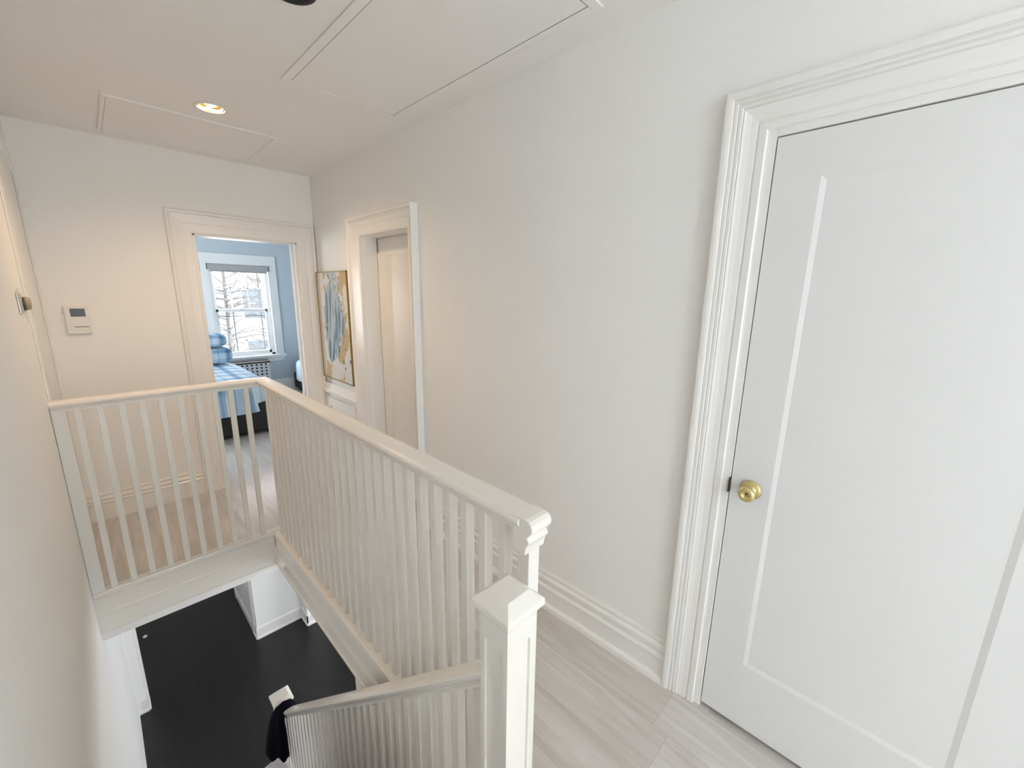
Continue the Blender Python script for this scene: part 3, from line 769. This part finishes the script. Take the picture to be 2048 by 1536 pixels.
# ------------------------------------------------------------------ light
wd = bpy.data.worlds.new('World'); S.world = wd; wd.use_nodes = True
bg = wd.node_tree.nodes['Background']; bg.inputs[0].default_value = (.86, .935, 1.0, 1); bg.inputs[1].default_value = 16.
def area(name, loc, rot, sx, sy, power, col, portal=False):
    l = bpy.data.lights.new(name, 'AREA'); l.shape = 'RECTANGLE'; l.size = sx; l.size_y = sy; l.energy = power; l.color = col
    l.cycles.is_portal = portal
    o = bpy.data.objects.new(name, l); COL.objects.link(o); o.location = loc; o.rotation_euler = rot
    return o
area('portal_bedroom', ((WX0 + WX1) / 2, YB + .19, (WZ0 + WZ1) / 2), (-PI / 2, 0, 0), .85, 1.45, 1, (1, 1, 1), True)
area('portal_bedroom_side', (-.91, 5.8, 1.4), (0, -PI / 2, 0), 1.2, 1.0, 1, (1, 1, 1), True)
area('portal_hall_side', (XL - .13, (SY0 + SY1) / 2, (SZ0 + SZ1) / 2), (0, -PI / 2, 0), SZ1 - SZ0, SY1 - SY0, 1, (1, 1, 1), True)
area('portal_hall', ((BW0 + BW1) / 2, -4.41, (BZ0 + BZ1) / 2), (PI / 2, 0, 0), BW1 - BW0, BZ1 - BZ0, 1, (1, 1, 1), True)
# daylight from an unseen downstairs window, plus an added fill lamp
area('downstairs_daylight', (2.3, -.95, -1.25), (PI / 2, 0, 0), 2.4, 1.4, 66, (.92, .96, 1.))
area('downstairs_fill_far', (3.95, 3.3, -1.5), (0, PI / 2, 0), 1.2, 1.8, 62, (.95, .97, 1.))  # added fill to lift the edge boards and railing; no window there
# warm lamp of the lit ceiling can
sp = bpy.data.lights.new('ceiling_lamp', 'SPOT'); sp.energy = 33; sp.color = (1., .66, .36); sp.spot_size = math.radians(150); sp.spot_blend = .8; sp.shadow_soft_size = .05
so = bpy.data.objects.new('ceiling_lamp', sp); COL.objects.link(so); so.location = (LIGHTS[0][0], LIGHTS[0][1], ZC - .012)

# ------------------------------------------------------------------ camera
cam = bpy.data.cameras.new('Camera'); cam.sensor_width = 36.; cam.lens = 36. * 822.474 / 2048; cam.clip_start = .02; cam.clip_end = 200
co = bpy.data.objects.new('Camera', cam); COL.objects.link(co)
Rm = ((.7016, -.7124, .0150), (.1405, .1590, .9772), (-.6986, -.6835, .2116))   # camera axes in the room
right, up, back = (Vector(r).normalized() for r in Rm)
co.matrix_world = Matrix(((right.x, up.x, back.x, 0), (right.y, up.y, back.y, 0), (right.z, up.z, back.z, 1.6), (0, 0, 0, 1)))
S.camera = co
S.view_settings.view_transform = 'Standard'; S.view_settings.look = 'None'; S.view_settings.gamma = 1.; S.view_settings.use_curve_mapping = False
S.view_settings.exposure = .23
S.cycles.max_bounces = 9; S.cycles.diffuse_bounces = 8; S.cycles.glossy_bounces = 3; S.cycles.caustics_reflective = False; S.cycles.caustics_refractive = False; S.cycles.transparent_max_bounces = 12
S.cycles.sample_clamp_indirect = 8.
